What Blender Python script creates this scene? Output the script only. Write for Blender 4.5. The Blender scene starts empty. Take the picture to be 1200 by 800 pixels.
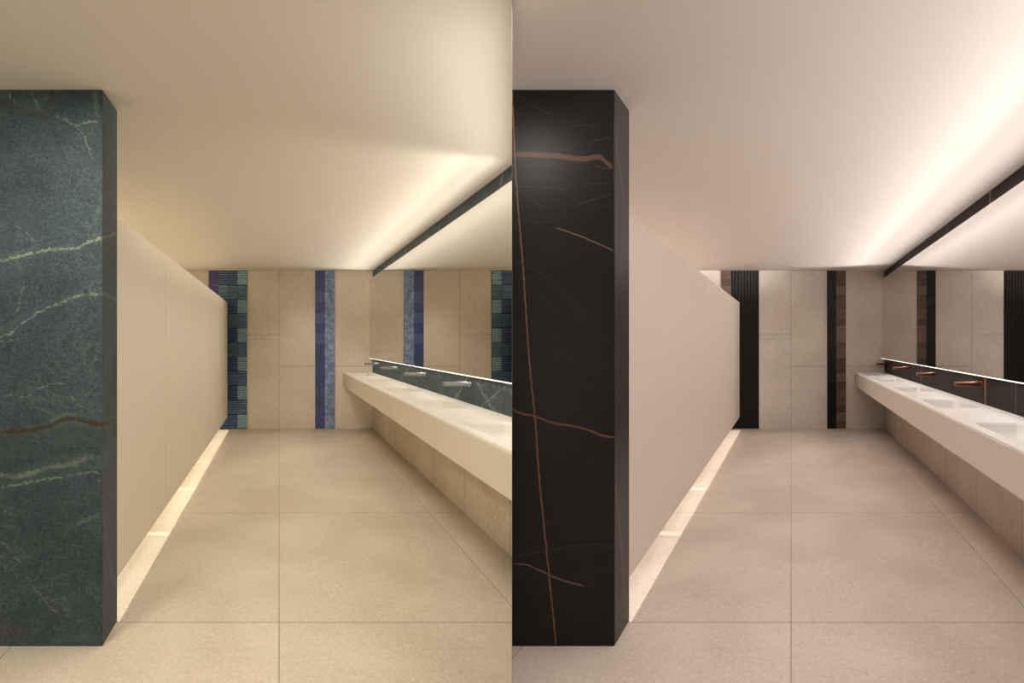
# Two adjoining show bathrooms with the same layout in two different finishes, separated by a
# thin partition wall.  Each room has a skewed (parallelogram) floor plan: the back wall runs
# square to the camera, the long side walls of the left room run off to the left and those of
# the right room to the right.  Positions are given in plan metres: u across, d deep, z up.
import bpy, bmesh, math
from mathutils import Vector

F = 720.0                       # focal length in pixels of a 1200 px wide frame
EYE = 1.36
SKEW = {'L': -273.0 / F, 'R': 327.0 / F}
CEIL = 2.491
BACK = 9.695
WALL_U = 1.478
FRONT = -1.6
scene = bpy.context.scene
COL = scene.collection


def W(room, u, d, z):
    return Vector((u + SKEW[room] * d, d, z))


# ------------------------------------------------------------------ mesh helpers
class MB:
    def __init__(self, room):
        self.room = room
        self.v = []
        self.f = []
        self.tint = []

    def box(self, u0, u1, d0, d1, z0, z1, tint=None):
        n = len(self.v)
        for z in (z0, z1):
            self.v += [(u0, d0, z), (u1, d0, z), (u1, d1, z), (u0, d1, z)]
        for q in ((0, 3, 2, 1), (4, 5, 6, 7), (0, 1, 5, 4), (1, 2, 6, 5), (2, 3, 7, 6), (3, 0, 4, 7)):
            self.f.append(tuple(n + i for i in q))
            self.tint.append(tint or (1, 1, 1))
        return self

    def poly(self, pts, tint=None):
        n = len(self.v)
        self.v += list(pts)
        self.f.append(tuple(range(n, n + len(pts))))
        self.tint.append(tint or (1, 1, 1))
        return self

    def tube_u(self, u0, u1, d, z, rd, rz, seg=20, power=2.0, cap=True):
        """rod along u with a super-elliptic section, half sizes rd (d) and rz (z)"""
        self.rings([(u0, rd, rz), (u1, rd, rz)], d, z, seg, power, cap)
        return self

    def rings(self, prof, d, z, seg=20, power=2.0, cap=True):
        n = len(self.v)
        for (u, rd, rz) in prof:
            for i in range(seg):
                a = 2 * math.pi * i / seg
                c, s = math.cos(a), math.sin(a)
                self.v.append((u, d + rd * math.copysign(abs(c) ** (2 / power), c),
                               z + rz * math.copysign(abs(s) ** (2 / power), s)))
        for k in range(len(prof) - 1):
            for i in range(seg):
                j = (i + 1) % seg
                a = n + k * seg
                self.f.append((a + i, a + j, a + seg + j, a + seg + i))
                self.tint.append((1, 1, 1))
        if cap:
            self.f.append(tuple(n + i for i in range(seg)))
            self.tint.append((1, 1, 1))
            m = n + (len(prof) - 1) * seg
            self.f.append(tuple(m + i for i in reversed(range(seg))))
            self.tint.append((1, 1, 1))
        return self

    def build(self, name, mat, parent=None, base=None, bevel=0.0, clip=True, smooth=False, bseg=2):
        room = self.room
        bm = bmesh.new()
        tl = bm.loops.layers.float_color.new('tint')
        vs = [bm.verts.new(W(room, *p)) for p in self.v]
        for f, t in zip(self.f, self.tint):
            try:
                bf = bm.faces.new([vs[i] for i in f])
            except ValueError:
                continue
            for lp in bf.loops:
                lp[tl] = (t[0], t[1], t[2], 1)
        if bevel:
            bmesh.ops.bevel(bm, geom=[e for e in bm.edges] + [v for v in bm.verts], offset=bevel,
                            segments=bseg, affect='EDGES', profile=0.5)
        if clip:
            e = 0.0006
            if room == 'L':
                r = bmesh.ops.bisect_plane(bm, geom=bm.verts[:] + bm.edges[:] + bm.faces[:], plane_co=(-e, 0, 0),
                                           plane_no=(1, 0, 0), clear_outer=True)
            else:
                r = bmesh.ops.bisect_plane(bm, geom=bm.verts[:] + bm.edges[:] + bm.faces[:], plane_co=(e, 0, 0),
                                           plane_no=(-1, 0, 0), clear_outer=True)
            cut = [g for g in r['geom_cut'] if isinstance(g, bmesh.types.BMEdge)]
            if cut:
                bmesh.ops.holes_fill(bm, edges=[c for c in cut if c.is_boundary], sides=0)
        bmesh.ops.recalc_face_normals(bm, faces=bm.faces[:])
        if parent is not None:
            org = parent.location.copy()
        elif base is not None:
            org = W(room, *base)
        else:
            xs = [v.co for v in bm.verts]
            lo = Vector([min(c[i] for c in xs) for i in range(3)])
            hi = Vector([max(c[i] for c in xs) for i in range(3)])
            org = Vector(((lo.x + hi.x) / 2, (lo.y + hi.y) / 2, lo.z))
        me = bpy.data.meshes.new(name)
        plan = [(v.co.x - SKEW[room] * v.co.y, v.co.y, v.co.z) for v in bm.verts]
        for v in bm.verts:
            v.co -= org
        bm.to_mesh(me)
        bm.free()
        at = me.attributes.new('plan', 'FLOAT_VECTOR', 'POINT')
        for i, p in enumerate(plan):
            at.data[i].vector = p
        if smooth:
            for p in me.polygons:
                p.use_smooth = True
            me.set_sharp_from_angle(angle=math.radians(40))
        me.materials.append(mat)
        o = bpy.data.objects.new(name, me)
        COL.objects.link(o)
        if parent is not None:
            o.parent = parent
        else:
            o.location = org
        return o


def tag(o, label=None, cat=None, group=None, kind=None):
    if label: o['label'] = label
    if cat: o['category'] = cat
    if group: o['group'] = group
    if kind: o['kind'] = kind
    return o


def thing(room, name, u, d, z, label, cat, group=None):
    o = bpy.data.objects.new(name, None)
    o.empty_display_size = 0.1
    COL.objects.link(o)
    o.location = W(room, u, d, z)
    return tag(o, label, cat, group)


def copy_tree(o, parent=None):
    c = o.copy()
    COL.objects.link(c)
    c.parent = parent
    for ch in list(o.children):
        copy_tree(ch, c)
    return c


# ------------------------------------------------------------------ node helpers
def srgb(r, g, b):
    def f(c):
        c /= 255.0
        return c / 12.92 if c <= 0.04045 else ((c + 0.055) / 1.055) ** 2.4
    return (f(r), f(g), f(b), 1.0)


class NT:
    def __init__(self, name):
        self.mat = bpy.data.materials.new(name)
        self.mat.use_nodes = True
        self.t = self.mat.node_tree
        self.t.nodes.clear()
        self.out = self.t.nodes.new('ShaderNodeOutputMaterial')

    def n(self, kind, **kw):
        nd = self.t.nodes.new(kind)
        for k, v in kw.items():
            setattr(nd, k, v)
        return nd

    def put(self, sock, val):
        if val is None:
            return
        if isinstance(val, bpy.types.NodeSocket):
            self.t.links.new(val, sock)
        else:
            sock.default_value = val

    def m(self, op, a, b=None, c=None, clamp=False):
        nd = self.n('ShaderNodeMath', operation=op, use_clamp=clamp)
        self.put(nd.inputs[0], a)
        self.put(nd.inputs[1], b)
        self.put(nd.inputs[2], c)
        return nd.outputs[0]

    def vm(self, op, a, b=None):
        nd = self.n('ShaderNodeVectorMath', operation=op)
        self.put(nd.inputs[0], a)
        self.put(nd.inputs[1], b)
        return nd.outputs['Value'] if op in ('DOT_PRODUCT', 'LENGTH') else nd.outputs['Vector']

    def step(self, v, a, b, inv=False):
        nd = self.n('ShaderNodeMapRange', interpolation_type='SMOOTHSTEP')
        self.put(nd.inputs['Value'], v)
        self.put(nd.inputs['From Min'], a)
        self.put(nd.inputs['From Max'], b)
        nd.inputs['To Min'].default_value = 1.0 if inv else 0.0
        nd.inputs['To Max'].default_value = 0.0 if inv else 1.0
        return nd.outputs['Result']

    def mix(self, fac, a, b, mode='MIX'):
        nd = self.n('ShaderNodeMix', data_type='RGBA', blend_type=mode)
        self.put(nd.inputs['Factor'], fac)
        self.put(nd.inputs['A'], a) if False else None
        ia = [s for s in nd.inputs if s.type == 'RGBA']
        self.put(ia[0], a)
        self.put(ia[1], b)
        return [s for s in nd.outputs if s.type == 'RGBA'][0]

    def noise(self, vec, scale, detail=3.0, rough=0.5, dist=0.0):
        nd = self.n('ShaderNodeTexNoise')
        self.put(nd.inputs['Vector'], vec)
        nd.inputs['Scale'].default_value = scale
        nd.inputs['Detail'].default_value = detail
        nd.inputs['Roughness'].default_value = rough
        nd.inputs['Distortion'].default_value = dist
        return nd.outputs['Fac']

    def plan(self, iso=True):
        """plan coordinates; along the depth they are scaled so patterns keep their size"""
        at = self.n('ShaderNodeAttribute', attribute_name='plan')
        sp = self.n('ShaderNodeSeparateXYZ')
        self.t.links.new(at.outputs['Vector'], sp.inputs[0])
        self.u, self.d, self.z = sp.outputs
        v = self.vm('MULTIPLY', at.outputs['Vector'], (1, 0.62, 1))
        return v

    def combine(self, x, y, z=0.0):
        nd = self.n('ShaderNodeCombineXYZ')
        self.put(nd.inputs[0], x); self.put(nd.inputs[1], y); self.put(nd.inputs[2], z)
        return nd.outputs[0]

    def bsdf(self, color, rough=0.5, spec=0.5, metal=0.0, bump=None, bump_str=0.1, bump_dist=0.002,
             emit=None, emit_str=0.0):
        b = self.n('ShaderNodeBsdfPrincipled')
        self.put(b.inputs['Base Color'], color)
        self.put(b.inputs['Roughness'], rough)
        self.put(b.inputs['Specular IOR Level'], spec)
        self.put(b.inputs['Metallic'], metal)
        if bump is not None:
            bn = self.n('ShaderNodeBump')
            bn.inputs['Strength'].default_value = bump_str
            bn.inputs['Distance'].default_value = bump_dist
            self.put(bn.inputs['Height'], bump)
            self.t.links.new(bn.outputs[0], b.inputs['Normal'])
        if emit is not None:
            b.inputs['Emission Color'].default_value = emit
            b.inputs['Emission Strength'].default_value = emit_str
        self.t.links.new(b.outputs[0], self.out.inputs['Surface'])
        return self.mat

    def curve(self, x, pts, lo, hi, vlo, vhi):
        """piecewise linear function of x through pts, as a float curve"""
        tx = self.m('DIVIDE', self.m('SUBTRACT', x, lo), hi - lo, clamp=True)
        fc = self.n('ShaderNodeFloatCurve')
        c = fc.mapping.curves[0]
        fc.mapping.use_clip = False
        q = [((a - lo) / (hi - lo), (b - vlo) / (vhi - vlo)) for a, b in pts]
        c.points[0].location = q[0]
        c.points[1].location = q[-1]
        for a, b in q[1:-1]:
            c.points.new(a, b)
        for p in c.points:
            p.handle_type = 'AUTO'
        fc.mapping.extend = 'HORIZONTAL'
        fc.mapping.update()
        self.put(fc.inputs['Value'], tx)
        return self.m('MULTIPLY_ADD', fc.outputs[0], vhi - vlo, vlo)

    def vein(self, a, b, pts, width, fade=0.01):
        """mask of a vein b = f(a); pts sorted by a"""
        pts = sorted(pts)
        lo, hi = pts[0][0], pts[-1][0]
        vs = [p[1] for p in pts]
        vlo, vhi = min(vs) - 0.05, max(vs) + 0.05
        fb = self.curve(a, pts, lo, hi, vlo, vhi)
        dist = self.m('ABSOLUTE', self.m('SUBTRACT', b, fb))
        msk = self.step(dist, width * 0.35, width, inv=True)
        e0 = self.step(a, lo - 0.001, lo + fade)
        e1 = self.step(a, hi - fade, hi + 0.001, inv=True)
        return self.m('MULTIPLY', msk, self.m('MULTIPLY', e0, e1))

    def line(self, x, pos, half):
        return self.m('LESS_THAN', self.m('ABSOLUTE', self.m('SUBTRACT', x, pos)), half)

    def grid(self, x, start, period, half):
        fr = self.m('FRACT', self.m('DIVIDE', self.m('SUBTRACT', x, start - period * 50), period))
        dd = self.m('MULTIPLY', self.m('MINIMUM', fr, self.m('SUBTRACT', 1.0, fr)), period)
        return self.m('LESS_THAN', dd, half)


# ------------------------------------------------------------------ materials
def mat_paint(name, col, rough=0.6):
    t = NT(name)
    v = t.plan()
    n = t.noise(v, 260, 2)
    return t.bsdf(col, rough, 0.3, bump=n, bump_str=0.05, bump_dist=0.001)


def stone_color(t, v, c_lo, c_hi, c_light, speck=1.0):
    big = t.noise(t.vm('MULTIPLY', v, (1.0, 1.3, 1.0)), 1.3, 4, 0.55, 0.4)
    col = t.mix(t.step(big, 0.3, 0.7), c_lo, c_hi)
    fine = t.noise(v, 60, 5, 0.8)
    sp = t.m('MULTIPLY', t.step(fine, 0.42, 0.7), 0.42 * speck)
    col = t.mix(sp, col, c_light)
    dk = t.m('MULTIPLY', t.step(t.noise(v, 34, 5, 0.8), 0.5, 0.7), 0.34 * speck)
    col = t.mix(dk, col, tuple(c * 0.6 for c in c_lo[:3]) + (1,))
    wisp = t.noise(v, 2.4, 6, 0.62, 1.2)
    wm = t.step(t.m('ABSOLUTE', t.m('SUBTRACT', wisp, 0.5)), 0.0, 0.016, inv=True)
    wm = t.m('MULTIPLY', wm, t.step(t.noise(v, 1.3, 1), 0.5, 0.65))
    col = t.mix(t.m('MULTIPLY', wm, 0.3), col, c_light)
    return col, fine


def joint(t, col, msk, dark, amt=0.7):
    return t.mix(t.m('MULTIPLY', msk, amt), col, dark)


def mat_floor(name, lo, hi, light, dark):
    t = NT(name)
    v = t.plan()
    col, fine = stone_color(t, v, lo, hi, light)
    ix = t.m('FLOOR', t.m('DIVIDE', t.m('ADD', t.u, 12.0), 1.2))
    iy = t.m('FLOOR', t.m('DIVIDE', t.m('SUBTRACT', t.d, 2.985 - 19.3), 1.93))
    wn = t.n('ShaderNodeTexWhiteNoise', noise_dimensions='2D')
    t.put(wn.inputs['Vector'], t.combine(ix, iy))
    k = t.m('MULTIPLY_ADD', wn.outputs['Value'], 0.10, 0.95)
    col = t.mix(1.0, col, t.combine(k, k, k), 'MULTIPLY')
    near = t.m('MULTIPLY', t.d, 0.0008)
    g = t.m('MAXIMUM', t.grid(t.u, 0.0, 1.2, 0.0024), t.grid(t.d, 2.985, 1.93, 0.004))
    col = joint(t, col, g, dark)
    return t.bsdf(col, 0.42, 0.35, bump=fine, bump_str=0.12, bump_dist=0.0015)


def mat_wall(name, lo, hi, light, dark, kind):
    t = NT(name)
    v = t.plan()
    col, fine = stone_color(t, v, lo, hi, light, 1.25)
    if kind == 'back':
        g = t.line(t.u, 0.0, 0.004)
        ha = t.m('MULTIPLY', t.line(t.z, 1.481, 0.004), t.m('LESS_THAN', t.u, 0.0))
        hb = t.m('MULTIPLY', t.line(t.z, 0.985, 0.004), t.m('GREATER_THAN', t.u, 0.0))
        g = t.m('MAXIMUM', g, t.m('MAXIMUM', ha, hb))
    else:
        g = t.grid(t.d, 3.934, 0.967, 0.007)
    col = joint(t, col, g, dark, 0.5)
    return t.bsdf(col, 0.6, 0.3, bump=t.m('ADD', fine, t.m('MULTIPLY', g, -1.5)), bump_str=0.35, bump_dist=0.004)


def px(x, y, vx):
    """photograph position on the pillar's front face, as (s, z) metres"""
    return ((x - vx) * 2.75 / F, EYE - (y - 401.0) * 2.75 / F)


def add_veins(t, s, z, col, veins, vx, broken=False):
    brk = t.noise(t.combine(s, 0.0, z), 38, 4, 0.75, 0.5)
    brk2 = t.noise(t.combine(s, 0.0, z), 9, 6, 0.75, 0.8)
    for pts, w, c, op, vert in veins:
        q = []
        for x, y in pts:
            if x > vx - 207:      # round the corner, on the side face
                a = -0.79 + (x - (vx - 207)) / 18.0 * 0.25
                # undo the perspective of the side face
                dd = 2.75 + (x - (vx - 207)) / 18.0 * 0.25
                q.append((a, EYE - (y - 401.0) * dd / F))
            else:
                q.append(px(x, y, vx))
        if broken and w < 0.0135:
            w *= 0.66
        if vert:
            q = [(b, a) for a, b in q]
            msk = t.vein(z, s, q, w, 0.02)
        else:
            msk = t.vein(s, z, q, w, 0.02)
        if w < 0.0135 and broken:
            msk = t.m('MULTIPLY', msk, t.step(brk, 0.38, 0.60))
        elif w > 0.0135 and broken and not w == 0.014:
            msk = t.m('MULTIPLY', msk, t.step(brk2, 0.36, 0.66))
        col = t.mix(t.m('MULTIPLY', msk, op), col, c)
    return col


def pillar_coords(t, wob, fine_wob):
    v = t.plan()
    s = t.m('ADD', t.u, t.m('SUBTRACT', t.d, 2.75))
    base = t.combine(s, 0.0, t.z)
    n1 = t.m('MULTIPLY', t.m('SUBTRACT', t.noise(base, 7, 3, 0.6), 0.5), wob)
    n2 = t.m('MULTIPLY', t.m('SUBTRACT', t.noise(base, 45, 5, 0.8), 0.5), fine_wob * 1.2)
    n3 = t.m('MULTIPLY', t.m('SUBTRACT', t.noise(t.vm('ADD', base, (7, 3, 5)), 30, 3, 0.7), 0.5), fine_wob)
    w = t.m('ADD', n1, n2)
    return base, t.m('ADD', s, n3), t.m('ADD', t.z, w)


def quartz_base(t, base):
    a = t.noise(base, 2.2, 5, 0.6, 0.8)
    col = t.mix(t.step(a, 0.3, 0.7), srgb(48, 58, 62), srgb(64, 76, 80))
    st = t.noise(t.vm('MULTIPLY', base, (1.0, 1.0, 1.7)), 55, 5, 0.75, 1.0)
    col = t.mix(t.m('MULTIPLY', t.step(st, 0.42, 0.7), 0.5), col, srgb(92, 106, 104))
    col = t.mix(t.m('MULTIPLY', t.step(t.noise(base, 90, 4, 0.8), 0.46, 0.7), 0.7), col, srgb(24, 31, 34))
    h = t.noise(t.vm('MULTIPLY', base, (1.0, 1.0, 1.5)), 3.6, 8, 0.7, 1.4)
    hm = t.step(t.m('ABSOLUTE', t.m('SUBTRACT', h, 0.5)), 0.0, 0.012, inv=True)
    hm = t.m('MULTIPLY', hm, t.step(t.noise(base, 2.1, 3), 0.42, 0.6))
    col = t.mix(t.m('MULTIPLY', hm, 0.55), col, srgb(112, 126, 112))
    dk = t.noise(t.vm('MULTIPLY', base, (1.0, 1.0, 0.6)), 16, 6, 0.75, 0.8)
    col = t.mix(t.m('MULTIPLY', t.step(dk, 0.5, 0.72), 0.45), col, srgb(30, 38, 42))
    return col, st


def mat_quartz_pillar():
    t = NT('green_quartzite_slab')
    base, s, z = pillar_coords(t, 0.03, 0.045)
    col, st = quartz_base(t, base)
    G, PALE, RUST, DK, OL = srgb(82, 102, 88), srgb(140, 144, 122), srgb(66, 50, 44), srgb(18, 24, 28), srgb(60, 76, 66)
    V = [
        ([(-60, 535), (0, 522), (60, 508), (117, 512), (136, 510)], 0.11, OL, 0.8, 0),
        ([(-60, 600), (0, 572), (60, 552), (117, 538), (136, 535)], 0.07, G, 0.4, 0),
        ([(-40, 120), (0, 122), (30, 118), (60, 114)], 0.10, G, 0.6, 0),
        ([(-40, 118), (0, 122), (20, 128), (40, 133), (63, 135)], 0.022, RUST, 0.85, 0),
        ([(62, 104), (61, 118), (63, 134)], 0.016, RUST, 0.8, 1),
        ([(35, 104), (42, 118), (48, 128)], 0.01, PALE, 0.45, 1),
        ([(8, 104), (14, 116), (18, 126)], 0.012, PALE, 0.5, 1),
        ([(64, 136), (76, 141), (88, 147), (100, 143), (116, 140)], 0.012, PALE, 0.6, 0),
        ([(110, 104), (112, 120), (116, 139)], 0.014, G, 0.7, 1),
        ([(88, 147), (98, 160), (104, 172), (108, 186)], 0.008, PALE, 0.55, 1),
        ([(62, 152), (66, 165), (74, 182), (82, 206), (92, 225), (103, 246)], 0.006, DK, 0.7, 1),
        ([(14, 262), (28, 270), (44, 288)], 0.006, PALE, 0.5, 0),
        ([(62, 264), (80, 270), (98, 279)], 0.005, G, 0.5, 0),
        ([(117, 240), (113, 260), (111, 280)], 0.016, G, 0.75, 1),
        ([(118, 246), (137, 262)], 0.005, PALE, 0.4, 0),
        ([(-60, 322), (0, 307), (25, 300), (50, 294), (90, 291), (104, 283), (119, 279), (137, 273)], 0.026, G, 0.4, 0),
        ([(-60, 320), (0, 306), (25, 300), (50, 293), (90, 291), (104, 283), (119, 279), (137, 273)], 0.011, PALE, 0.85, 0),
        ([(29, 332), (24, 350), (20, 368)], 0.008, PALE, 0.45, 1),
        ([(-60, 408), (0, 386), (18, 376), (38, 370), (52, 360), (75, 353), (96, 346), (116, 344), (137, 352)], 0.022, G, 0.35, 0),
        ([(-60, 406), (8, 392), (24, 380), (40, 370), (55, 360), (75, 353), (96, 346), (116, 344), (137, 352)], 0.009, PALE, 0.8, 0),
        ([(78, 356), (92, 368), (106, 382)], 0.006, G, 0.5, 0),
        ([(-20, 400), (10, 399), (25, 398)], 0.007, PALE, 0.4, 0),
        ([(4, 462), (16, 463), (28, 466), (42, 456), (60, 451), (78, 449)], 0.006, PALE, 0.5, 0),
        ([(78, 452), (86, 466), (98, 476), (112, 483)], 0.006, PALE, 0.5, 0),
        ([(-60, 515), (0, 507), (30, 505), (55, 500), (70, 492), (85, 490), (104, 496), (119, 497), (137, 492)], 0.034, G, 0.6, 0),
        ([(-60, 515), (0, 507), (30, 505), (55, 501), (70, 493), (85, 490), (104, 495), (119, 497), (137, 492)], 0.014, RUST, 0.95, 0),
        ([(-10, 556), (20, 557), (38, 553), (60, 548), (82, 545), (100, 537), (118, 534)], 0.016, PALE, 0.5, 0),
        ([(-60, 590), (0, 572), (22, 567), (44, 563), (70, 560), (95, 554), (118, 553)], 0.010, PALE, 0.6, 0),
        ([(86, 617), (96, 611), (106, 607), (120, 604)], 0.014, G, 0.7, 0),
        ([(0, 632), (18, 652), (34, 680), (52, 702), (76, 730)], 0.012, PALE, 0.38, 0),
        ([(-3, 632), (16, 654), (34, 684)], 0.006, DK, 0.7, 0),
        ([(121, 600), (128, 660), (137, 690)], 0.014, G, 0.4, 1),
        ([(-60, 742), (0, 746), (30, 748)], 0.010, RUST, 0.7, 0),
        ([(-60, 735), (0, 738), (30, 742)], 0.05, srgb(86, 76, 62), 0.5, 0),
        ([(60, 752), (90, 748), (118, 750)], 0.025, G, 0.4, 0),
    ]
    col = add_veins(t, s, z, col, V, 327.0, True)
    return t.bsdf(col, 0.5, 0.2, bump=st, bump_str=0.5, bump_dist=0.004)


def mat_quartz_band():
    t = NT('green_quartzite_band')
    v = t.plan()
    base = t.combine(t.m('MULTIPLY', t.d, 0.8), 0.0, t.m('MULTIPLY', t.z, 1.2))
    col, st = quartz_base(t, base)
    col = t.mix(0.25, col, srgb(40, 54, 60))
    w = t.noise(base, 1.7, 6, 0.65, 1.0)
    gm = t.step(t.m('ABSOLUTE', t.m('SUBTRACT', w, 0.5)), 0.0, 0.022, inv=True)
    gm = t.m('MULTIPLY', gm, t.step(t.noise(base, 30, 4, 0.75), 0.4, 0.6))
    col = t.mix(t.m('MULTIPLY', gm, 0.55), col, srgb(112, 128, 116))
    gg = t.step(t.noise(base, 2.6, 4, 0.6, 0.5), 0.52, 0.72)
    col = t.mix(t.m('MULTIPLY', gg, 0.5), col, srgb(76, 100, 98))
    rm = t.m('MULTIPLY', t.step(t.noise(base, 4.5, 4, 0.7, 1.0), 0.6, 0.72), 0.5)
    col = t.mix(rm, col, srgb(78, 60, 56))
    # pale cracks where the photograph shows them
    wz = t.m('ADD', t.d, t.m('MULTIPLY', t.m('SUBTRACT', t.noise(base, 14, 3), 0.5), 0.12))
    up = t.m('GREATER_THAN', t.z, 1.5)
    cut = t.step(t.noise(base, 26, 4, 0.75), 0.4, 0.58)
    for pos, w_, hi_, k in ((4.08, 0.02, 1, 0.35), (7.15, 0.03, 1, 0.35), (4.95, 0.03, 0, 1.7), (4.45, 0.05, 0, -2.2),
                            (4.2, 0.03, 0, 2.6), (7.2, 0.05, 0, 3.4), (6.4, 0.03, 0, -3.0)):
        z0 = 2.4 if hi_ else 1.0
        q = t.m('ADD', wz, t.m('MULTIPLY', t.m('SUBTRACT', t.z, z0), k))
        ln = t.step(t.m('ABSOLUTE', t.m('SUBTRACT', q, pos)), w_ * 0.3, w_, inv=True)
        if hi_:
            ln = t.m('MULTIPLY', ln, up)
        else:
            ln = t.m('MULTIPLY', t.m('MULTIPLY', ln, t.m('SUBTRACT', 1.0, up)), cut)
        col = t.mix(t.m('MULTIPLY', ln, 0.55), col, srgb(140, 148, 132))
    return t.bsdf(col, 0.5, 0.15)


def black_base(t, base):
    a = t.noise(base, 2.0, 4, 0.6)
    col = t.mix(t.step(a, 0.35, 0.7), srgb(16, 14, 13), srgb(24, 21, 19))
    return col


def mat_black_pillar():
    t = NT('black_marble_slab')
    base, s, z = pillar_coords(t, 0.006, 0.012)
    col = black_base(t, base)
    RUST, COP, FT, GR = srgb(86, 60, 42), srgb(112, 76, 52), srgb(54, 44, 39), srgb(40, 36, 34)
    V = [
        ([(600, 181), (625, 181), (655, 183), (685, 186), (702, 184), (711, 191), (720, 196)], 0.017, RUST, 0.95, 0),
        ([(738, 219), (736, 224), (733, 238)], 0.012, RUST, 0.7, 1),
        ([(600, 105), (602, 150), (604, 195), (607, 240), (612, 300), (616, 360), (621, 430), (627, 490), (632, 560), (640, 640), (652, 757)], 0.0052, COP, 0.95, 1),
        ([(598, 476), (610, 484), (625, 487), (650, 496), (672, 499), (690, 504), (705, 510), (721, 512)], 0.007, srgb(108, 66, 48), 0.85, 0),
        ([(602, 108), (620, 119), (633, 129), (648, 134)], 0.004, FT, 0.7, 0),
        ([(664, 148), (674, 162), (684, 172)], 0.004, GR, 0.7, 0),
        ([(666, 149), (680, 147), (700, 149)], 0.004, GR, 0.7, 0),
        ([(690, 166), (705, 163), (720, 160)], 0.004, FT, 0.8, 0),
        ([(694, 193), (708, 197), (720, 197)], 0.005, FT, 0.8, 0),
        ([(600, 207), (630, 207), (662, 208)], 0.004, FT, 0.6, 0),
        ([(600, 218), (630, 219), (666, 222)], 0.004, FT, 0.6, 0),
        ([(612, 226), (622, 232), (637, 246)], 0.004, FT, 0.9, 0),
        ([(602, 244), (612, 256), (630, 260), (656, 258)], 0.004, GR, 0.9, 0),
        ([(680, 216), (700, 215), (720, 216)], 0.004, FT, 0.6, 0),
        ([(672, 242), (690, 235), (706, 231), (720, 227)], 0.0042, FT, 0.9, 0),
        ([(660, 243), (700, 242), (736, 245)], 0.0035, GR, 0.6, 0),
        ([(650, 266), (670, 273), (695, 283), (720, 294)], 0.0048, srgb(108, 84, 70), 0.9, 0),
        ([(600, 305), (640, 325), (668, 352), (690, 376), (708, 396), (722, 412)], 0.0045, GR, 0.8, 0),
        ([(600, 318), (628, 342), (655, 366)], 0.004, GR, 0.7, 0),
        ([(664, 422), (695, 422), (720, 428)], 0.004, GR, 0.7, 0),
        ([(626, 468), (640, 476), (662, 479)], 0.004, GR, 0.6, 0),
        ([(600, 657), (620, 648), (640, 646), (665, 640), (700, 638), (722, 640)], 0.0045, FT, 0.7, 0),
        ([(600, 661), (614, 661), (632, 668), (655, 678), (686, 687)], 0.0055, srgb(104, 78, 66), 0.9, 0),
        ([(640, 611), (652, 614), (668, 623)], 0.004, GR, 0.7, 0),
        ([(668, 676), (695, 670), (721, 666)], 0.004, GR, 0.7, 0),
        ([(721, 160), (727, 205), (733, 240)], 0.010, srgb(110, 82, 66), 0.7, 1),
        ([(721, 568), (728, 640), (734, 725)], 0.010, COP, 0.7, 1),
        ([(735, 465), (733, 490)], 0.012, GR, 0.6, 1),
    ]
    col = add_veins(t, s, z, col, V, 927.0)
    return t.bsdf(col, 0.36, 0.22)


def mat_black_band():
    t = NT('black_marble_band')
    v = t.plan()
    base = t.combine(t.m('MULTIPLY', t.d, 0.7), 0.0, t.z)
    col = t.mix(t.step(t.noise(base, 2.0, 4, 0.6), 0.35, 0.7), srgb(40, 33, 31), srgb(50, 42, 39))
    wd = t.m('ADD', t.d, t.m('MULTIPLY', t.m('SUBTRACT', t.noise(base, 9, 3), 0.5), 0.05))
    low = t.m('LESS_THAN', t.z, 1.5)
    for pos, w_, lowf, c in ((4.667, 0.022, 1, srgb(150, 112, 84)), (4.03, 0.012, 1, srgb(100, 84, 78)), (6.96, 0.026, 1, srgb(120, 100, 90)),
                             (4.55, 0.022, 0, srgb(160, 124, 98)), (5.8, 0.014, 0, srgb(120, 108, 100)), (7.7, 0.022, 0, srgb(120, 108, 100)),
                             (3.1, 0.02, 0, srgb(120, 100, 90))):
        side = low if lowf else t.m('SUBTRACT', 1.0, low)
        ln = t.step(t.m('ABSOLUTE', t.m('SUBTRACT', wd, pos)), w_ * 0.3, w_, inv=True)
        col = t.mix(t.m('MULTIPLY', t.m('MULTIPLY', ln, side), 0.85), col, c)
    return t.bsdf(col, 0.6, 0.06)


def mat_thin_black():
    t = NT('black_marble_strip')
    v = t.plan()
    col = black_base(t, v)
    w = t.m('MULTIPLY_ADD', t.u, 1.0, t.z)
    fr = t.grid(t.m('ADD', w, t.m('MULTIPLY', t.noise(v, 6, 2), 0.06)), 0.2, 0.62, 0.004)
    col = t.mix(t.m('MULTIPLY', fr, 0.45), col, srgb(120, 110, 104))
    return t.bsdf(col, 0.4, 0.4)


def mat_tint(name, mul=1.0, scale=30, amt=0.5, dark=0.45, rough=0.3):
    """glazed ceramic: each tile has its own glaze colour"""
    t = NT(name)
    v = t.plan()
    at = t.n('ShaderNodeAttribute', attribute_name='tint')
    n = t.noise(v, scale, 4, 0.7, 0.8)
    k = t.m('MULTIPLY_ADD', t.step(n, 0.3, 0.7), 1.0 - dark, dark)
    k = t.m('MULTIPLY', k, mul)
    col = t.mix(1.0, at.outputs['Color'], t.combine(k, k, k), 'MULTIPLY')
    return t.bsdf(col, rough, 0.5)


def mat_mosaic(name, c1, c2, c3):
    t = NT(name)
    v = t.plan()
    n1 = t.noise(v, 9, 4, 0.7, 1.5)
    n2 = t.noise(v, 48, 5, 0.8, 2.0)
    col = t.mix(t.step(n1, 0.35, 0.65), c1, c2)
    col = t.mix(t.m('MULTIPLY', t.step(n2, 0.48, 0.6), 0.8), col, c3)
    return t.bsdf(col, 0.35, 0.5, bump=n2, bump_str=0.3, bump_dist=0.003)


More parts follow.
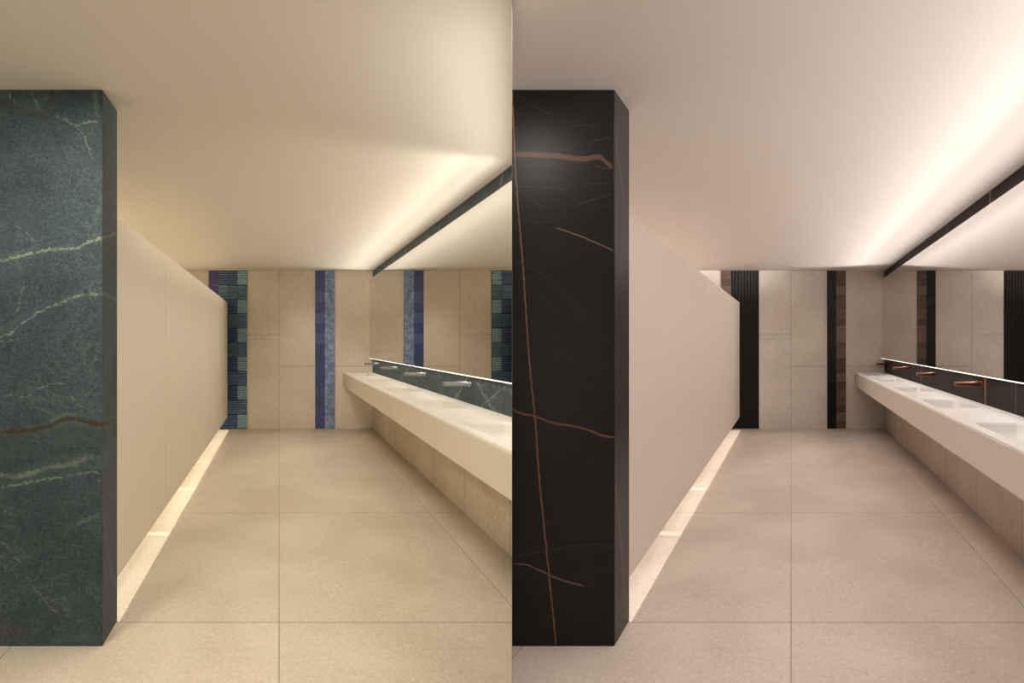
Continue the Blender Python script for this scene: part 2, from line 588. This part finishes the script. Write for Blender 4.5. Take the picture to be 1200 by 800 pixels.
def mat_plain(name, col, rough, spec=0.5, metal=0.0, scale=120, emit=None, es=0):
    t = NT(name)
    v = t.plan()
    n = t.noise(v, scale, 2)
    r = t.m('MULTIPLY_ADD', n, 0.08, rough - 0.04)
    return t.bsdf(col, r, spec, metal, emit=emit, emit_str=es)


def mat_mirror(name, k):
    """Mirror of a skewed room: it carries the room on, mirrored along the plan's own
    axes, from wherever it is looked at."""
    t = NT(name)
    g = t.n('ShaderNodeNewGeometry')
    inc = g.outputs['Incoming']
    rx = t.vm('DOT_PRODUCT', inc, (1.0, -2.0 * k, 0.0))
    sp = t.n('ShaderNodeSeparateXYZ')
    t.put(sp.inputs[0], inc)
    out = t.combine(rx, t.m('MULTIPLY', sp.outputs[1], -1.0), t.m('MULTIPLY', sp.outputs[2], -1.0))
    nrm = t.vm('NORMALIZE', t.vm('ADD', t.vm('NORMALIZE', out), inc))
    b = t.n('ShaderNodeBsdfGlossy')
    b.inputs['Color'].default_value = (0.84, 0.84, 0.83, 1)
    b.inputs['Roughness'].default_value = 0.0
    t.put(b.inputs['Normal'], nrm)
    t.t.links.new(b.outputs[0], t.out.inputs['Surface'])
    return t.mat


M = {}
M['L'] = dict(
    floor=mat_floor('sand_limestone_floor', srgb(172, 157, 133), srgb(189, 175, 152), srgb(214, 203, 183), srgb(92, 76, 54)),
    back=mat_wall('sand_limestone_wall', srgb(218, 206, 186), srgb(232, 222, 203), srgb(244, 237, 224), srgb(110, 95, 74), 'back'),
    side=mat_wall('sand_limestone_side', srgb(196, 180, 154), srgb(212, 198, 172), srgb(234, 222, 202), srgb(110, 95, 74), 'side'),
    ceil=mat_paint('cream_ceiling_paint', srgb(226, 219, 206)),
    panel=mat_paint('cream_laminate', srgb(224, 212, 191), 0.5),
    counter=mat_plain('warm_white_solid_surface', srgb(226, 218, 204), 0.4),
    ctr_front=mat_paint('beige_counter_front', srgb(204, 191, 169), 0.45),
    band=mat_quartz_band(),
    pillar=mat_quartz_pillar(),
    metal=mat_plain('brushed_steel', srgb(150, 149, 147), 0.34, metal=1.0),
    mirror=mat_mirror('silvered_mirror_left', SKEW['L']),
)
M['R'] = dict(
    floor=mat_floor('greige_limestone_floor', srgb(166, 150, 136), srgb(185, 171, 157), srgb(210, 198, 186), srgb(80, 66, 56)),
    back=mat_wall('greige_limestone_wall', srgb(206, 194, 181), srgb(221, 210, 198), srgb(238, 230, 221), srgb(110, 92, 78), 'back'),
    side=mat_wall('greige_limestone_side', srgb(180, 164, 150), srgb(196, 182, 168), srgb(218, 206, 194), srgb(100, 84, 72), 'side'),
    ceil=mat_paint('greige_ceiling_paint', srgb(224, 216, 210)),
    panel=mat_paint('greige_laminate', srgb(221, 209, 197), 0.5),
    counter=mat_plain('cool_white_solid_surface', srgb(224, 219, 214), 0.4),
    ctr_front=mat_paint('taupe_counter_front', srgb(200, 189, 177), 0.45),
    band=mat_black_band(),
    pillar=mat_black_pillar(),
    metal=mat_plain('polished_copper', srgb(152, 98, 74), 0.34, metal=1.0),
    mirror=mat_mirror('silvered_mirror_right', SKEW['R']),
)
M['edge'] = mat_plain('lit_white_edge', srgb(240, 236, 226), 0.4, emit=(1.0, 0.93, 0.82, 1), es=0.9)
M['seam_shade'] = mat_plain('brown_seam_shade', srgb(96, 82, 66), 0.7, 0.2)
M['dark'] = mat_plain('dark_drain', srgb(70, 68, 66), 0.35, metal=1.0)
M['divider'] = mat_paint('grey_divider_paint', srgb(120, 112, 102))
M['grout'] = mat_plain('dark_grout', srgb(26, 32, 38), 0.8)
M['brown_grout'] = mat_plain('brown_grout', srgb(34, 26, 22), 0.8)
M['ribbed'] = mat_tint('ribbed_blue_green_glaze', 1.2, dark=0.6)
M['violet'] = mat_tint('violet_blue_glaze', 1.1, scale=22, dark=0.6)
M['blue_mosaic'] = mat_mosaic('pale_blue_speckled_glaze', srgb(112, 138, 186), srgb(168, 192, 226), srgb(58, 74, 118))
M['brown_mosaic'] = mat_tint('brown_marbled_tile', scale=40, dark=0.45)
M['black_wave'] = mat_plain('black_fluted_tile', srgb(24, 23, 22), 0.6, 0.25)
M['black_strip'] = mat_thin_black()

# ------------------------------------------------------------------ the rooms
NAME = {'L': 'left', 'R': 'right'}
LOOK = {
    'L': dict(room='left-hand warm beige bathroom', panel='cream', metal='brushed steel', marble='dark green quartzite'),
    'R': dict(room='right-hand greige bathroom', panel='greige', metal='copper', marble='black marble'),
}
BASINS = [3.32, 4.775, 6.23, 7.685, 9.14]
TAPS = [4.745, 6.2, 7.655, 9.11]
SEAMS = [3.0, 4.35, 5.69, 7.02, 8.34, 9.55]
PANEL_U = -0.80
PANEL_T = 0.03
CTR_U, CTR_Z0, CTR_Z1 = 1.01, 0.673, 0.886
LEFT_U = -2.4


def pxd(dx):            # metres across on the back wall for pixels from the vanishing point
    return dx * BACK / F


def rounded_rect(u0, u1, d0, d1, r, rd, seg=6):
    pts = []
    for cu, cd, a0 in ((u1 - r, d1 - rd, 0), (u0 + r, d1 - rd, 90), (u0 + r, d0 + rd, 180), (u1 - r, d0 + rd, 270)):
        for i in range(seg + 1):
            a = math.radians(a0 + 90 * i / seg)
            pts.append((cu + r * math.cos(a), cd + rd * math.sin(a)))
    return pts


def basin_outline(dc):
    return rounded_rect(1.075, 1.385, dc - 0.335, dc + 0.335, 0.05, 0.08)


def counter_body(room):
    """solid slab with rounded openings for the integral basins"""
    bm = bmesh.new()
    u0, u1, d0, d1 = CTR_U, WALL_U, 1.2, BACK
    loops = [[(u0, d0), (u1, d0), (u1, d1), (u0, d1)]]
    ks = BASINS if room == 'L' else [BASINS[0] - 1.455] + BASINS
    for dc in ks:
        loops.append(basin_outline(dc))
    edges = []
    for lp in loops:
        vs = [bm.verts.new((a, b, CTR_Z1)) for a, b in lp]
        for i in range(len(vs)):
            edges.append(bm.edges.new((vs[i], vs[(i + 1) % len(vs)])))
    bmesh.ops.triangle_fill(bm, use_beauty=True, use_dissolve=False, edges=edges)
    mb = MB(room)
    bm.verts.index_update()
    for v in bm.verts:
        mb.v.append(tuple(v.co))
    for f in bm.faces:
        mb.f.append(tuple(v.index for v in f.verts))
        mb.tint.append((1, 1, 1))
    bm.free()
    r = 0.006       # softened arris round the slab
    a = [(u0, d0), (u1, d0), (u1, d1), (u0, d1)]
    n = len(mb.v)
    for z in (CTR_Z1, CTR_Z0):
        for p in a:
            mb.v.append((p[0], p[1], z))
    for i in range(4):
        j = (i + 1) % 4
        mb.f.append((n + i, n + j, n + 4 + j, n + 4 + i)); mb.tint.append((1, 1, 1))
    mb.f.append((n + 4, n + 5, n + 6, n + 7)); mb.tint.append((1, 1, 1))
    return mb


def basin_mesh(room, dc):
    mb = MB(room)
    prof = [(0.0, 0.0), (0.004, 0.004), (0.008, 0.02), (0.014, 0.06), (0.024, 0.085), (0.045, 0.098), (0.09, 0.104), (0.135, 0.107)]
    n0 = 0
    for k, (ins, dz) in enumerate(prof):
        r = max(0.05 - ins * 0.3, 0.012)
        pts = rounded_rect(1.075 + ins, 1.385 - ins, dc - 0.335 + ins * 1.6, dc + 0.335 - ins * 1.6, r, r * 1.6)
        mb.v += [(a, b, CTR_Z1 - dz) for a, b in pts]
        m = len(pts)
        if k:
            for i in range(m):
                j = (i + 1) % m
                mb.f.append(((k - 1) * m + i, (k - 1) * m + j, k * m + j, k * m + i)); mb.tint.append((1, 1, 1))
    mb.f.append(tuple((len(prof) - 1) * m + i for i in range(m))); mb.tint.append((1, 1, 1))
    return mb


def fluted_tile(mb, u0, u1, z0, z1, y, depth, count, tint, vertical=False):
    """a tile whose face has rounded ribs; the front faces the room (smaller d)"""
    seg = 4
    prof = []
    for r in range(count):
        for s in range(seg):
            a = s / seg
            prof.append(((r + a) / count, math.sin(math.pi * a)))
    prof.append((1.0, 0.0))
    for (a, ha), (b, hb) in zip(prof[:-1], prof[1:]):
        ya, yb = y - depth * ha, y - depth * hb
        if vertical:
            p, q = u0 + (u1 - u0) * a, u0 + (u1 - u0) * b
            mb.poly([(p, ya, z0), (q, yb, z0), (q, yb, z1), (p, ya, z1)], tint)
        else:
            p, q = z0 + (z1 - z0) * a, z0 + (z1 - z0) * b
            mb.poly([(u0, ya, p), (u1, ya, p), (u1, yb, q), (u0, yb, q)], tint)


def build_room(room):
    m, lk, side = M[room], LOOK[room], NAME[room]
    lo, hi = LEFT_U - 0.1, WALL_U + 0.12

    def struct(name, mb, mat, **kw):
        return tag(mb.build(name, mat, **kw), kind='structure')
    # floor, ceiling: in front both rooms open on a shared lobby
    fl = MB(room)
    w0, w1 = lo - 0.5, hi + 1.6
    fl.poly([(w0 - 1, FRONT, -0.1), (w1, FRONT, -0.1), (w1, BACK + 0.1, -0.1), (w0, BACK + 0.1, -0.1)])
    fl.box(lo, 4.0 if room == 'L' else hi, FRONT, 2.4, -0.1, 0.0)
    fl = MB(room).box(lo if room == 'L' else -9, 6.0 if room == 'L' else hi, FRONT, BACK, -0.1, 0.0)
    struct('floor', fl, m['floor'])
    ce = MB(room).box(lo if room == 'L' else -9, 6.0 if room == 'L' else hi, FRONT, BACK, CEIL, CEIL + 0.1)
    struct('ceiling', ce, m['ceil'])
    struct('wall_back_' + side, MB(room).box(lo, hi, BACK, BACK + 0.1, 0.0, CEIL), m['back'])
    struct('wall_cubicle_' + side, MB(room).box(LEFT_U - 0.1, LEFT_U, FRONT, BACK, 0.0, CEIL), m['ceil'])
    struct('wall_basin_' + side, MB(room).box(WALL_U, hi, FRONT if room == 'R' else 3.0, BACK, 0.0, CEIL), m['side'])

    # wide marble pillar / short wall
    p_lo = LEFT_U if room == 'L' else -1.75
    pil = MB(room).box(p_lo, -0.79, 2.75, 3.0, 0.0, CEIL).build('marble_pillar', m['pillar'], bevel=0.004)
    tag(pil, {'L': 'tall dark green veined stone pillar from floor to ceiling at far left',
              'R': 'tall black marble pillar with copper veins in the middle of the picture'}[room], 'pillar')

    # marble facing of the basin wall above and below the mirror
    T = 0.004
    o = MB(room).box(WALL_U - T, WALL_U, 1.0, BACK, 2.30, CEIL - 0.011).build('marble_frieze', m['band'])
    tag(o, {'L': 'narrow dark green stone band above the mirror in the beige bathroom',
            'R': 'narrow black marble band above the mirror in the greige bathroom'}[room], 'stone band')
    o = MB(room).box(WALL_U - T, WALL_U, 1.0, BACK, CTR_Z1, 1.16).build('marble_backsplash', m['band'])
    tag(o, {'L': 'dark green stone backsplash behind the white basins and steel taps',
            'R': 'black marble backsplash behind the white basins and copper taps'}[room], 'backsplash')

    # mirror: a box standing off the wall, lit along its top and bottom
    mu, mz0, mz1 = 1.4245, 1.104, 2.351
    d_end = BACK
    t = thing(room, 'wall_mirror', WALL_U, 6.5, mz0,
              {'L': 'long frameless wall mirror above steel taps in the beige bathroom',
               'R': 'long frameless wall mirror above copper taps in the greige bathroom'}[room], 'mirror')
    MB(room).box(mu + 0.003, mu + 0.035, 1.0, d_end, mz0 + 0.003, mz1).build('mirror_backing', m['ceil'], t)
    MB(room).poly([(mu, 1.0, mz0 + 0.008), (mu, d_end, mz0 + 0.008), (mu, d_end, mz1), (mu, 1.0, mz1)]).build('mirror_glass', m['mirror'], t)
    MB(room).box(mu - 0.002, mu + 0.003, 1.0, d_end, mz0, mz0 + 0.008).build('light_strip', M['edge'], t)['label'] = 'thin glowing white strip along the lower edge'

    # long solid counter with sunk basins
    t = thing(room, 'basin_counter', 1.24, 6.0 if room == 'L' else 5.5, CTR_Z0,
              {'L': 'long white wall-hung basin counter with square sunk basins in beige bathroom',
               'R': 'long white wall-hung basin counter with square sunk basins in greige bathroom'}[room], 'washbasin counter')
    counter_body(room).build('worktop', m['counter'], t)
    fa = MB(room).box(CTR_U - 0.003, CTR_U + 0.0, 1.2, BACK, CTR_Z0 + 0.001, CTR_Z1 - 0.012).build('counter_front', m['ctr_front'], t)  # counter's front edge, darker and browner than its top
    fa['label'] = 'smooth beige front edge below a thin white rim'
    ks = BASINS if room == 'L' else [BASINS[0] - 1.455] + BASINS
    for dc in ks:
        b = basin_mesh(room, dc).build('basin', m['counter'], t, smooth=True)
        if room == 'R' or dc > 3.5:
            dr = MB(room)
            pts = rounded_rect(1.33, 1.352, dc - 0.06, dc + 0.06, 0.008, 0.012)
            n = len(pts)
            dr.v += [(1.24 - 0.011 + (a - 1.33), b_, CTR_Z1 - 0.1068) for a, b_ in pts] + [(1.24 - 0.011 + (a - 1.33), b_, CTR_Z1 - 0.104) for a, b_ in pts]
            dr.f += [tuple(range(n, 2 * n))] + [(i, (i + 1) % n, n + (i + 1) % n, n + i) for i in range(n)]
            dr.tint += [(1, 1, 1)] * (n + 1)
            dr.build('drain_cover', m['counter'], b)

    # taps
    proto = None
    WHERE = ['nearest the viewer', 'second from the viewer', 'third from the viewer', 'farthest, beside the back wall']
    for i, d in enumerate(TAPS):
        lab = '%s wall spout over the white counter, %s' % (lk['metal'], WHERE[i])
        if proto is None:
            t = thing(room, 'wall_tap', WALL_U - 0.005, d, 1.04, lab, 'tap', '%s wall taps over the basins' % lk['metal'])
            sp = MB(room)
            sp.rings([(1.4735, 0.020, 0.0165), (1.40, 0.020, 0.0165), (1.31, 0.022, 0.0165), (1.270, 0.0235, 0.0165),
                      (1.266, 0.022, 0.0155), (1.265, 0.0195, 0.013)], d, 1.04, 28, 4.0)
            s = sp.build('spout', m['metal'], t, smooth=True)
            MB(room).rings([(1.4738, 0.036, 0.024), (1.469, 0.036, 0.024), (1.466, 0.034, 0.0225)], d, 1.04, 32).build('wall_flange', m['metal'], t, smooth=True)
            MB(room).rings([(1.450, 0.023, 0.018), (1.449, 0.024, 0.0185), (1.437, 0.024, 0.0185), (1.436, 0.023, 0.018)], d, 1.042, 32).build('collar', m['metal'], t, smooth=True)
            ou = MB(room)
            n = 16
            ring = [(1.282 + 0.009 * math.cos(2 * math.pi * q / n), d + 0.014 * math.sin(2 * math.pi * q / n)) for q in range(n)]
            ou.v += [(a, b, 1.0245) for a, b in ring] + [(a, b, 1.018) for a, b in ring]
            ou.f += [tuple(range(n, 2 * n))] + [(q, (q + 1) % n, n + (q + 1) % n, n + q) for q in range(n)]
            ou.tint += [(1, 1, 1)] * (n + 1)
            ou.build('outlet', M['dark'], s)
            proto = t
        else:
            t = copy_tree(proto)
            t.location = W(room, WALL_U - 0.005, d, 1.04)
            t['label'] = lab

    # row of toilet cubicles: each has a front panel and a side wall, raised off the floor
    zb, zt = 0.196, 1.981
    WHERE = ['first of the row, beside the pillar', 'second of the row from the pillar', 'middle one of the row',
             'fourth of the row from the pillar', 'last of the row, next to the back wall']
    ds = [4.37, 5.703, 7.034, 8.341, 9.51]
    for i in range(5):
        a, b = SEAMS[i], SEAMS[i + 1]
        t = thing(room, 'toilet_cubicle', PANEL_U, (a + b) / 2, zb,
                  '%s toilet cubicle with flat raised front, %s' % (lk['panel'], WHERE[i]), 'toilet cubicle',
                  'row of %s toilet cubicles' % lk['panel'])
        MB(room).box(PANEL_U - PANEL_T, PANEL_U, a + (0.004 if i else 0.0), b - (0.004 if i < 4 else 0), zb, zt).build('front_panel', m['panel'], t, bevel=0.0012, bseg=1)
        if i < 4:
            MB(room).box(PANEL_U - PANEL_T + 0.002, PANEL_U - 0.002, b - 0.0035, b + 0.0035, zb + 0.001, zt - 0.001).build('seam_shade_strip', M['seam_shade'], t)  # dark strip added in the open gap so the seam reads as shaded
        d = ds[i]
        MB(room).box(LEFT_U, PANEL_U - PANEL_T, d - 0.015, d + 0.015, zb, zt).build('side_wall', m['panel'], t)

    # vertical bands of decorative tile on the back wall
    y = BACK
    if room == 'L':
        t = thing(room, 'ribbed_tile_band', pxd(-60), y, 0, 'blue-green ribbed ceramic tile band on back wall beside the cubicles', 'tile band')
        MB(room).box(pxd(-71), pxd(-37.5), y - 0.006, y - 0.0005, 0, CEIL).build('grout', M['grout'], t)
        mb = MB(room)
        c = [pxd(-71), pxd(-60), pxd(-48.8), pxd(-37.5)]
        h = CEIL / 11.0
        DKT, MID, LGT, NAV = srgb(92, 118, 146)[:3], srgb(108, 134, 160)[:3], srgb(156, 188, 200)[:3], srgb(88, 108, 148)[:3]
        for r in range(11):
            z1 = CEIL - r * h
            for q in range(3):
                if q == 2:
                    tint = LGT if r % 2 == 0 else MID
                elif q == 1:
                    tint = NAV if r % 2 == 0 else MID
                else:
                    tint = srgb(118, 156, 172)[:3] if r == 1 else (DKT if r % 2 == 0 else NAV)
                fluted_tile(mb, c[q] + 0.002, c[q + 1] - 0.002, z1 - h + 0.004, z1 - 0.004, y - 0.006, 0.02, 6, tint)
        mb.build('ribbed_tiles', M['ribbed'], t)
        mb = MB(room)
        cols = [srgb(92, 84, 150)[:3], srgb(82, 88, 150)[:3], srgb(96, 86, 150)[:3], srgb(78, 76, 136)[:3]]
        for r in range(11):
            z1 = CEIL - r * h
            mb.box(pxd(-82.5), pxd(-71.2), y - 0.012, y, z1 - h + 0.002, z1 - 0.002, cols[(r * 3) % 4])
        mb.build('violet_tiles', M['violet'], t)
        t = thing(room, 'blue_tile_band', pxd(53), y, 0, 'narrow navy and pale blue tile band in the middle of back wall', 'tile band')
        MB(room).box(pxd(42.2), pxd(65), y - 0.008, y - 0.0005, 0, CEIL).build('grout', M['grout'], t)
        mb = MB(room)
        cols = [srgb(78, 88, 150)[:3], srgb(70, 84, 146)[:3], srgb(78, 86, 148)[:3], srgb(68, 82, 132)[:3], srgb(90, 106, 160)[:3]]
        for r in range(15):
            hh = CEIL / 15
            mb.box(pxd(42.2), pxd(53.4), y - 0.012, y, CEIL - (r + 1) * hh + 0.001, CEIL - r * hh - 0.001, cols[(r * 7 + r // 3) % 5])
        mb.build('navy_tiles', M['violet'], t)
        mb = MB(room)
        for r in range(11):
            hh = CEIL / 11
            mb.box(pxd(53.6), pxd(65), y - 0.014, y, CEIL - (r + 1) * hh + 0.0015, CEIL - r * hh - 0.0015)
        mb.build('speckled_tiles', M['blue_mosaic'], t)
    else:
        t = thing(room, 'fluted_tile_band', pxd(-60), y, 0, 'black fluted tile band with brown strip on back wall beside the cubicles', 'tile band')
        mb = MB(room)
        MB(room).box(pxd(-70.2), pxd(-37.5), y - 0.0018, y - 0.0004, 0, CEIL).build('grout', M['grout'], t)
        h = CEIL / 4
        for r in range(4):
            fluted_tile(mb, pxd(-70.2), pxd(-37.5), r * h + 0.001, (r + 1) * h - 0.001, y - 0.002, 0.0035, 9, (1, 1, 1), True)
        mb.build('fluted_tiles', M['black_wave'], t)
        BR = [srgb(122, 100, 86)[:3], srgb(108, 86, 74)[:3], srgb(136, 114, 100)[:3], srgb(98, 77, 66)[:3]]
        mb = MB(room)
        for r in range(20):
            hh = CEIL / 20
            mb.box(pxd(-81.5), pxd(-70.4), y - 0.010, y, CEIL - (r + 1) * hh + 0.0006, CEIL - r * hh - 0.0006, BR[(r * 5 + r // 3) % 4])
        mb.build('brown_tiles', M['brown_mosaic'], t)
        t = thing(room, 'black_tile_band', pxd(53), y, 0, 'narrow black marble and brown tile band in the middle of back wall', 'tile band')
        MB(room).box(pxd(42.2), pxd(53), y - 0.012, y, 0.0, CEIL).build('black_strip', M['black_strip'], t)
        mb = MB(room)
        for r in range(20):
            hh = CEIL / 20
            mb.box(pxd(53.2), pxd(64.2), y - 0.012, y, CEIL - (r + 1) * hh + 0.0006, CEIL - r * hh - 0.0006, BR[(r * 7 + r // 4) % 4])
        mb.build('brown_tiles', M['brown_mosaic'], t)


for r in ('L', 'R'):
    build_room(r)

# thin wall between the two rooms
me = bpy.data.meshes.new('room_divider')
bm = bmesh.new()
bmesh.ops.create_cube(bm, size=1.0)
for v in bm.verts:
    v.co = Vector((v.co.x * 0.001, 2.02 + (v.co.y + 0.5) * 3.9, (v.co.z + 0.5) * CEIL))
bm.to_mesh(me)
bm.free()
me.materials.append(M['divider'])
o = bpy.data.objects.new('wall_between', me)
COL.objects.link(o)
o['kind'] = 'structure'


# ------------------------------------------------------------------ lights
def area(room, name, u, d, z, su, sd, power, color, up=False, spread=180, disk=False, tilt=0.0):
    l = bpy.data.lights.new(name, 'AREA')
    l.shape = 'DISK' if disk else 'RECTANGLE'
    l.size = su
    if not disk:
        l.size_y = sd
    l.energy = power
    l.color = color
    l.spread = math.radians(spread)
    o = bpy.data.objects.new(name, l)
    COL.objects.link(o)
    o.location = W(room, u, d, z)
    ang = -math.atan(SKEW[room])
    if disk:
        ang = 0.0
    o.rotation_mode = 'XYZ'
    o.rotation_euler = (math.pi if up else 0.0, tilt, ang)
    return o


def spot(room, u, d, z, power, color, cone=72, rad=0.012):
    l = bpy.data.lights.new('cubicle_spot', 'SPOT')
    l.energy = power
    l.color = color
    l.spot_size = math.radians(cone)
    l.spot_blend = 0.3
    l.shadow_soft_size = rad
    o = bpy.data.objects.new('cubicle_spot', l)
    COL.objects.link(o)
    o.location = W(room, u, d, z)
    return o


LC = {
    'L': dict(cove=(1.0, 0.95, 0.88), down=(1.0, 0.96, 0.9), spot=(1.0, 0.97, 0.92)),
    'R': dict(cove=(1.0, 0.96, 0.93), down=(1.0, 0.96, 0.92), spot=(1.0, 0.96, 0.93)),
}
for r in ('L', 'R'):
    c = LC[r]
    d0, d1 = (1.2, 8.9) if r == 'R' else (3.82, 9.6)
    ln = d1 - d0
    L = ln * math.sqrt(1 + SKEW[r] ** 2)
    dm = (d0 + d1) / 2
    # light strips on the mirror's top and bottom edges
    area(r, 'mirror_top_led', 1.462, dm, 2.36, 0.02, L, 0.12 * ln, c['cove'], up=True)
    area(r, 'mirror_top_beam', 1.44, dm, 2.40, 0.03, L, (3.0 if r == 'R' else 2.0) * ln, c['cove'], spread=30 if r == 'R' else 42, tilt=math.radians(90 + 3))
    area(r, 'mirror_top_wash', 1.44, dm, 2.40, 0.03, L, (1.3 if r == 'R' else 0.6) * ln, c['cove'], spread=60 if r == 'R' else 100, tilt=math.radians(90 + 3))
    area(r, 'mirror_top_fill', 1.44, dm, 2.395, 0.03, L, 0.7 * ln, c['cove'], spread=90, tilt=math.radians(90 + 8))
    area(r, 'mirror_top_glow', 1.44, dm, 2.38, 0.03, L, 0.42 * ln, c['cove'], spread=150, tilt=math.radians(90 + 15))
    area(r, 'mirror_bottom_led', 1.432, dm, 1.098, 0.015, L, 0.5 * ln, c['cove'], spread=165, tilt=math.radians(14))
    # added unseen light over the aisle, without a fitting, to brighten the room
    a0 = 0.5 if r == 'R' else 1.2
    area(r, 'aisle_fill', 0.12, (a0 + 9.1) / 2, CEIL - 0.01, 0.5, (9.1 - a0) * math.sqrt(1 + SKEW[r] ** 2), 5.3 * (9.1 - a0), c['down'], spread=110)
    cs = [(SEAMS[i] + SEAMS[i + 1]) / 2 for i in range(5)]
    for i, d in enumerate(cs):
        spot(r, -1.44, d, 2.47, 240, c['spot'])
area('L', 'lobby_downlight', -1.15, 1.9, 2.47, 0.3, 0, 24, LC['L']['down'], disk=True)
area('R', 'lobby_downlight', -0.72, 1.9, 2.47, 0.3, 0, 8, LC['R']['down'], disk=True)
# lamp added on the dividing wall to brighten the ceiling past the mirror strip
for nm, z, e, sp, tl in (('divider_top_fill', 2.2, 1.9, 165, 112),):
    o = area('L', nm, 0, 0, 0, 0.03, 1.9, e * 1.9, LC['L']['cove'], spread=sp)
    o.location = (-0.01, 3.0, z)
    o.rotation_euler = (0.0, math.radians(tl), 0.0)

o = area('L', 'divider_basin_fill', 0, 0, 0, 0.015, 0.85, 0.5, LC['L']['cove'], spread=165)  # another added lamp, brightening the near end of the left counter
o.location = (-0.012, 3.36, 1.098)
o.rotation_euler = (0.0, math.radians(14), 0.0)

w = bpy.data.worlds.new('World')
scene.world = w
w.use_nodes = True
bg = w.node_tree.nodes['Background']
bg.inputs['Color'].default_value = (1.0, 0.96, 0.92, 1)
bg.inputs['Strength'].default_value = 1.25

# ------------------------------------------------------------------ camera
cam = bpy.data.cameras.new('camera')
cam.sensor_width = 36.0
cam.lens = F * 36.0 / 1200.0
cam.shift_y = 1.0 / 1200.0
co = bpy.data.objects.new('camera', cam)
COL.objects.link(co)
co.location = (0, 0, EYE)
co.rotation_euler = (math.pi / 2, 0, 0)
scene.camera = co

scene.view_settings.view_transform = 'Standard'
scene.view_settings.look = 'None'
scene.view_settings.gamma = 1.0
scene.view_settings.use_curve_mapping = False
scene.view_settings.exposure = 0.25
